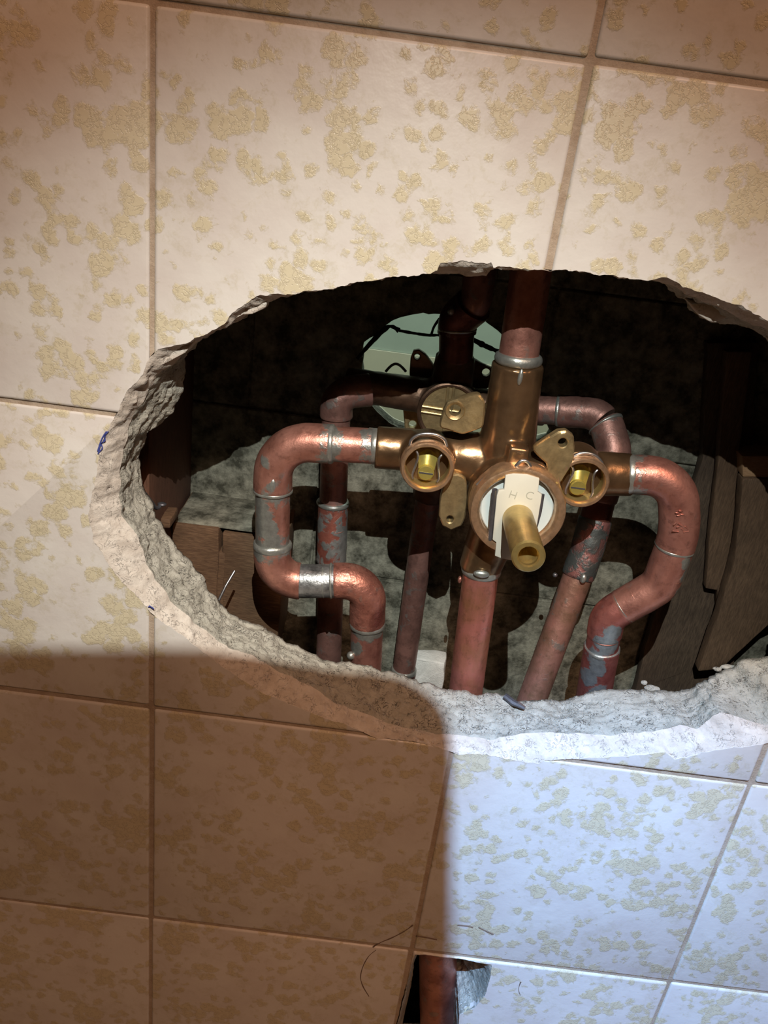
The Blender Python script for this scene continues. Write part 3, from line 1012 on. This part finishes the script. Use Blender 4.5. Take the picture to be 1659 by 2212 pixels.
def socket(c, rr, clip, tilt):
    k = finish('stop_socket', lathe(c, [(rr - .3, 20), (rr - .1, 6), (rr + .5, 5), (rr + .5, 3.4), (rr, 2.8), (rr, .6), (rr - .5, 0), (rr - 1.7, 0), (rr - 2.0, .5), (rr - 2.2, 3)], 56, wob=.2), M['bronze_rim'], v, True, 35)
    finish('socket_bore', lathe(c, [(rr - 1.6, 2.0), (rr - 2.1, 2.4), (rr - 2.3, 13), (rr - 3.2, 13.6), (.01, 15)], 56), M['brass_bore'], v, True, 35)
    # the brass stop inside: a cone seat and a slotted screw
    ax_ = np.array([0, -.10, -1.0]); ax_ /= np.linalg.norm(ax_)
    cc = c + np.array([0, 0, 13.0])
    st = finish('stop_seat', lathe(cc, [(rr - 2.8, 0), (rr - 3.4, 1.5), (6.3, 1.0), (5.6, .4), (4.6, 1.2)], 44), M['brass'], v, True, 40)
    scr = lathe(cc + np.array([tilt, 4.2, 0]), [(3.9, 0), (3.9, 8.2), (3.4, 8.8), (.01, 8.8)], 36, axis=(0, 0, -1))
    scr = boolean(scr, [box_mesh(cc[0] + tilt - 5, cc[0] + tilt + 5, cc[1] + 1.2 - .6, cc[1] + 1.2 + .6, cc[2] - 9, cc[2] - 6)]) if False else scr
    sc_ = finish('stop_screw', scr, M['brass'], v, True, 35)
    finish('screw_slot', box_mesh(cc[0] + tilt - 3.4, cc[0] + tilt + 3.4, cc[1] + 3.8, cc[1] + 4.6, cc[2] - 8.95, cc[2] - 8.2), M['steel_dark'], sc_, False)
    # V shaped highlight built as a bright brass sheet, bore top down to screw
    ap = [c + np.array([-5.6, -rr + 3.0, 12.0]), c + np.array([5.6, -rr + 3.0, 12.0]), c + np.array([tilt + 3.9, 3.0, 6.4]), c + np.array([tilt - 3.9, 3.0, 6.4])]
    vs = []
    for i in range(9):
        t_ = i / 8
        for j in range(9):
            w_ = j / 8
            a_ = ap[0] * (1 - w_) + ap[1] * w_; b_ = ap[3] * (1 - w_) + ap[2] * w_
            q_ = a_ * (1 - t_) + b_ * t_
            q_ = q_ + np.array([0, 0, -1.0]) * (1.6 * math.sin(math.pi * w_))
            vs.append(q_)
    fs = [(i * 9 + j, i * 9 + j + 1, (i + 1) * 9 + j + 1, (i + 1) * 9 + j) for i in range(8) for j in range(8)]
    finish('stop_highlight', mesh_from(vs, fs), M['brass'], v, True, 60)
    for s_ in (-1, 1):
        w = catmull([c + np.array([s_ * 6.4, -7.0, 3.5]), c + np.array([s_ * 5.0, -4.5, 3.0]), c + np.array([s_ * 5.4, 0, 3.6]), c + np.array([s_ * 6.4, 5.2, 3.2]), c + np.array([s_ * 5.8, 7.6, 3.6])], 5)
        finish('clip_leg', sweep(w, [.6] * len(w), 8), M['steel'], v)
    cp = catmull([at(x, y, c[2] + 4.0) for x, y in clip], 6)
    finish('spring_clip', sweep(cp, [.8] * len(cp), 10), M['steel'], v)


socket(sL, 12.6, [(886, 962), (889, 950), (903, 940), (923, 937), (944, 940), (960, 950), (965, 964)], 0.0)
socket(sR, 12.4, [(1240, 986), (1252, 980), (1268, 979), (1285, 984), (1297, 995), (1303, 1008)], -.6)


def plate_ear(parent, outline, d, thick, hole, rh, mat, name='mounting_ear', ring=0.0, cen=None):
    n = 72
    c = at(hole[0], hole[1], d)[:2]
    ro = radial(outline, d, c, n)
    ro = np.array([(ro[k - 1] + 2 * ro[k] + ro[(k + 1) % n]) / 4 for k in range(n)])
    vs, fs = [], []
    lev = [(rh, thick, 0), (rh, .5, 0), (rh + .5, 0, 0), (rh + 1.5, -ring, 0), (rh + 2.0, 0, 0), (None, 0, -1.0), (None, .9, -.1), (None, thick - .3, 0), (None, thick, -.5), (rh, thick, 0)]
    for (r, z, off) in lev:
        for k in range(n):
            th = 2 * math.pi * k / n
            rr = r if r is not None else ro[k] + off
            rr = min(rr, max(ro[k] - .2, rh + .1))
            vs.append((c[0] + math.cos(th) * rr, c[1] + math.sin(th) * rr, d + z + .15 * noise.noise(Vector((th, rr, 0)))))
    for i in range(len(lev) - 1):
        for k in range(n):
            k2 = (k + 1) % n
            fs.append((i * n + k, i * n + k2, (i + 1) * n + k2, (i + 1) * n + k))
    return finish(name, mesh_from(vs, fs), mat, parent, True, 35)


plate_ear(v, [(958, 1050), (975, 1020), (1008, 1030), (1010, 1080), (1006, 1118), (998, 1137), (975, 1147), (956, 1138), (947, 1116), (950, 1080)], 44, 5, (972, 1122), 1.9, M['ear'])
plate_ear(v, [(1148, 972), (1175, 952), (1206, 932), (1224, 930), (1241, 943), (1243, 975), (1238, 1003), (1216, 1036), (1200, 1060), (1180, 1040), (1183, 1005), (1165, 990)], 34, 5, (1216, 957), 2.2, M['ear'])
plate_ear(v, [(948, 925), (956, 890), (966, 870), (1000, 858), (1035, 850), (1050, 870), (1045, 925), (1000, 940)], 44, 5, (983, 887), 2.8, M['ear'], ring=.7)

# ---------------------------------------------------------------- far valve and its pipes
DR = 128.0
MP = M['copper_dull']
rv = thing('shower_valve', 'tarnished rear shower valve behind the near one, its ribbed back showing', 'valve', at(965, 880, DR))
hc = at(967, 876, DR)
pieces = [lathe((hc[0], hc[1], DR), [(.01, -12), (15.5, -12), (17, -10), (17, 22), (.01, 22)], 40),
          sweep([hc + np.array([0, -3.5, 0]), at(745, 828, DR)], [10.5, 9.2], 28), sweep([hc, at(1178, 884, DR)], [11, 9.6], 28),
          sweep([hc, at(985, 765, DR + 2)], [13, 11], 28), sweep([hc, at(925, 1080, DR)], [12, 9.5], 28)]
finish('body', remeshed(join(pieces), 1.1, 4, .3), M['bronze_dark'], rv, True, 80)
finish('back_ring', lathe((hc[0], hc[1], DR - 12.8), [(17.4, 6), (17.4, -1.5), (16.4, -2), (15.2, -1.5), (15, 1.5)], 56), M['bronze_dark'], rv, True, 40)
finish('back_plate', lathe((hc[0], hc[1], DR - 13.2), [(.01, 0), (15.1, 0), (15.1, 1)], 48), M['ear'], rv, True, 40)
for (dx, dy) in ((1, .03), (.05, 1)):
    for s_ in (-1, 1):
        a_ = np.array([dx, dy]); b_ = np.array([-a_[1], a_[0]]) * 1.6 * s_
        finish('rib', sweep([(hc[0] + b_[0] + a_[0] * 15, hc[1] + b_[1] + a_[1] * 15, DR - 13.8), (hc[0] + b_[0] - a_[0] * 15, hc[1] + b_[1] - a_[1] * 15, DR - 13.8)], [.8, .8], 8), M['ear'], rv)
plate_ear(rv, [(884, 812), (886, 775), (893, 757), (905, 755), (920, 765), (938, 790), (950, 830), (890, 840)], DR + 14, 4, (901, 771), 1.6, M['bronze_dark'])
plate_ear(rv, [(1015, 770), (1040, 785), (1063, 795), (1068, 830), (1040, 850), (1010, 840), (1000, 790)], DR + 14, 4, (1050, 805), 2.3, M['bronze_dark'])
plate_ear(rv, [(868, 860), (905, 850), (925, 880), (925, 930), (892, 945), (874, 935), (871, 890)], DR + 8, 4, (891, 917), 2.3, M['ear'])
arc = [at(833 + 44 * i / 12, 803 - 17 * math.sin(math.pi * i / 12), DR + 14) for i in range(13)]
finish('spring_clip', sweep(arc, [.8] * 13, 8), M['steel_dark'], rv)
t = thing('rear_riser', 'dark copper riser with offset coupling climbing above the rear valve', 'pipe', at(985, 770, DR))
run = Run([at(984, 780, DR), at(988, 690, DR), at(1028, 655, DR - 8), at(1040, 560, DR - 8), at(1052, 400, DR - 8)], [0, 9, 9, 0, 0])
S = run.s_at
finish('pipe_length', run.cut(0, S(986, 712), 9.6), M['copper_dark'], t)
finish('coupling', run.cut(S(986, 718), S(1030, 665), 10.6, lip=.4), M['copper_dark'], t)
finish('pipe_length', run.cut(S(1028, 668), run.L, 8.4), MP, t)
finish('solder_ring', run.bead(S(987, 708), 10.2, 1.2, .9), M['solder'], t)
finish('solder_drip', ball(at(975, 672, DR - 12), 2.0, 2, (1, 1.2, 1)), M['solder_dark'], t)
t = thing('rear_tub_pipe', 'slim dusty copper pipe behind the loop, with a ring joint near its foot', 'pipe', at(868, 1460, 140))
run = Run([at(925, 1070, DR + 4), at(868, 1478, DR + 4), at(860, 1540, DR + 4)], [0, 20, 0])
S = run.s_at
rr = R_px(893, 1250, DR + 4, 51)
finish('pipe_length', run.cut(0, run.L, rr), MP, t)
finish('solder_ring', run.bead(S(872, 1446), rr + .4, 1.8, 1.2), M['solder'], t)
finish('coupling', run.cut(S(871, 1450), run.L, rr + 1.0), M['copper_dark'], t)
t = thing('rear_supply_pipe', 'straight copper pipe with a slip coupling behind the left copper loop', 'pipe', at(712, 1440, 120))
DL = 118.0
run = Run([at(800, 842, DL + 4), at(728, 850, DL), at(722, 1010, DL), at(710, 1420, DL), at(706, 1520, DL)], [0, 10, 10, 0, 0])
S = run.s_at
rr = R_px(722, 1010, DL, 60)
finish('elbow', run.cut(0, S(726, 900), rr + 1.2, lip=.2), MP, t)
finish('pipe_length', run.cut(S(726, 896), run.L, rr), MP, t)
o = finish('coupling', run.cut(S(720, 1083), S(716, 1210), rr + .9, lip=.4), M['copper_grey'], t)
finish('solder_ring', run.bead(S(720, 1085), rr + 1.2, 1.5, .7), M['solder'], t)
finish('solder_ring', run.bead(S(718, 1138), rr + .9, .5, .25), M['copper'], t)
finish('solder_ring', run.bead(S(716, 1206), rr + .6, 2.2, .7), M['solder_dark'], t)
t = thing('rear_supply_pipe', 'dark copper pipe slanting down behind and right of the tub pipe', 'pipe', at(1150, 1500, 70))
DQ = 110.0
run = Run([at(1150, 884, DR - 4), at(1302, 893, DQ + 4), at(1328, 975, DQ - 10), at(1296, 1080, 96), at(1268, 1190, 88), at(1140, 1535, 64), at(1120, 1600, 60)], [0, 14, 14, 40, 20, 0, 0])
S = run.s_at
cdq = copper('copper_slant_pipe', (.42, .21, .17), (.22, .13, .08), grey=.25, rough=.42, metal=.6, greyc=(.2, .19, .17))
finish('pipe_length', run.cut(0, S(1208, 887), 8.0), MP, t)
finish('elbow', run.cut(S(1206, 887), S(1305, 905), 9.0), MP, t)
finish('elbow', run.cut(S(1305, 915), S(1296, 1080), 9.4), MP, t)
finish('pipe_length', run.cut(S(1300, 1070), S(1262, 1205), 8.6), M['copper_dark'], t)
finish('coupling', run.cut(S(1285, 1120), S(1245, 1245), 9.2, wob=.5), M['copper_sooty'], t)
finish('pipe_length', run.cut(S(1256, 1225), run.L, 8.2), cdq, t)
finish('solder_ring', run.bead(S(1207, 887), 8.6, 1.2, .6), M['solder'], t)
finish('solder_ring', run.bead(S(1312, 915), 9.8, .8, .7), M['solder'], t)
finish('solder_drip', ball(at(1260, 1250, 74), 1.8, 3, (1, 1.6, 1)), M['solder'], t)
finish('solder_drip', ball(at(1199, 1242, 80), 1.4, 2, (1, 1, 1)), M['steel_dark'], t)

# ---------------------------------------------------------------- small things
def wire(name, label, pts, d, r, mat, cat='wire'):
    P = []
    for i, q in enumerate(pts):
        P.append(at(q[0], q[1], q[2] if len(q) > 2 else d))
    cp = catmull(P, 6)
    rad = [max(.15, r * (1 + .5 * noise.noise(Vector(q) * .4))) for q in cp]
    o = finish(name, sweep(cp, rad, 8), mat, None)
    return tag(o, label, cat)


wire('black_cable', 'frayed black strand crossing the hole behind from left edge to upper middle', [(772, 775), (800, 742), (830, 712), (845, 705), (862, 714)], 158, 1.3, M['wire_black'])
wire('black_cable', 'thin black strand hanging between the torn strand and the rear riser', [(862, 714), (895, 720), (925, 724), (945, 724), (960, 725)], 152, .9, M['wire_black'])
wire('black_cable', 'short black strand rising beside the rear riser on its left', [(932, 722), (938, 705), (950, 688)], 152, .8, M['wire_black'])
wire('black_cable', 'ragged black strand right of the rear riser ending at the near riser', [(1012, 728), (1030, 738), (1050, 748), (1082, 762)], 152, 1.5, M['wire_black'])
o = finish('nail', sweep([at(472, 1298, 70), at(488, 1265, 74), at(507, 1233, 80)], [.75, .8, .6], 10, wob=.3), M['steel'], None)
tag(o, 'thin steel nail sticking out in front of the pine blocking', 'nail')
t = thing('bent_nail', 'bent old nail beside the left mortar edge above the blocking', 'nail', at(330, 1085, 40))
finish('nail_shank', sweep(catmull([at(312, 1065, 36), at(325, 1082, 42), at(338, 1098, 48), at(348, 1090, 52)], 4), [1.0] * 13, 8), M['steel_dark'], t)
finish('nail_head', ball(at(350, 1089, 52), 2.0, 2, (1.2, .5, 1)), M['steel_dark'], t)
o = finish('wood_splinter', warped_box(at(357, 1125, 95)[0] - 4, at(357, 1125, 95)[0] + 4, at(357, 1125, 95)[1] - 3, at(357, 1125, 95)[1] + 3, 92, 108, .9), M['wood_block'], None, True, 30)
tag(o, 'little grey splinter of wood at the left end of the blocking', 'wood')
t = thing('metal_strip', 'dark metal strip lying on the mortar ledge below the slanting pipe', 'metal', at(1110, 1515, 30))
finish('shank', sweep([at(1090, 1503, 31), at(1108, 1517, 28), at(1134, 1530, 25)], [1.6, 1.9, 1.0], 8, wob=.5), M['steel_dark'], t)
finish('tip', sweep([at(1118, 1519, 27), at(1135, 1529, 25)], [1.2, .7], 8, wob=.4), M['steel'], t)
q = at(918, 1452, 140)
o = finish('plaster_chunk', warped_box(q[0] - 17, q[0] + 13, q[1] - 11, q[1] + 30, 138, 152, 2.0), M['chalk'], None, True, 40)
tag(o, 'pale plaster chunk beside the ring joint of the slim rear pipe', 'plaster')
q = at(1408, 1487, 38)
o = finish('mortar_crumb', remeshed(join([ball(q, 2.4, 2, (2.0, .6, 1)), ball(q + np.array([-5, -3, 0]), 1.6, 2, (1.2, 1, 1))]), .5, 2, .4), M['mortar'], None)
tag(o, 'small mortar crumb on the ledge in front of the dark right stud', 'rubble')
q = at(1580, 1442, 38)
o = finish('mortar_crumb', remeshed(join([ball(q, 2.2, 2, (2.8, .6, 1)), ball(q + np.array([-7, 2, 0]), 1.6, 2, (1.6, .8, 1))]), .5, 2, .4), M['mortar'], None)
tag(o, 'mortar crumb on the upper right end of the broken ledge', 'rubble')

# slab added out of frame to block the torch over the lower left wall
cw = at(975, 1400, 0)                         # where the corner's two edges would meet in shadow
s_c = .20
corner = LAMP + (cw - LAMP) * s_c
wa, wb_ = at(0, 1402, 0), at(700, 1402, 0)
pa, pb = LAMP + (wa - LAMP) * s_c, LAMP + (wb_ - LAMP) * s_c
e1 = (pa - pb); e1 /= np.linalg.norm(e1)                # along the front edge, to the left
w_low = at(979, 2212, 0)
nrm = np.cross(corner - LAMP, w_low - LAMP)               # plane that holds the lamp and the shadow's right edge
e2 = np.array([0.0, -.10, -1.0])
e2 = e2 - nrm * (e2 @ nrm) / (nrm @ nrm)
e2 /= np.linalg.norm(e2)
rc = 7.0
PW = 52.0
ol = []
for (cx_, cy_, a0) in ((rc, rc, 180), (PW - rc, rc, 270), (PW - rc, 140 - rc, 0), (rc, 140 - rc, 90)):
    for k in range(9):
        th = math.radians(a0 + 90 * k / 8)
        ol.append((cx_ + rc * math.cos(th), cy_ + rc * math.sin(th)))
nn = np.cross(e1, e2); nn /= np.linalg.norm(nn)
if nn[1] < 0: nn = -nn
vs = [corner + e1 * a + e2 * b for a, b in ol] + [corner + e1 * a + e2 * b + nn * 7.5 for a, b in ol]
n = len(ol)
ph = thing('torch_blocker', 'slim black slab added out of frame above to cast the lower left shadow', 'blocker', tuple(corner))
finish('blocker_body', mesh_from(vs, [tuple(range(n)), tuple(range(2 * n - 1, n - 1, -1))] + [(i, (i + 1) % n, n + (i + 1) % n, n + i) for i in range(n)]), M['black'], ph, True, 40)
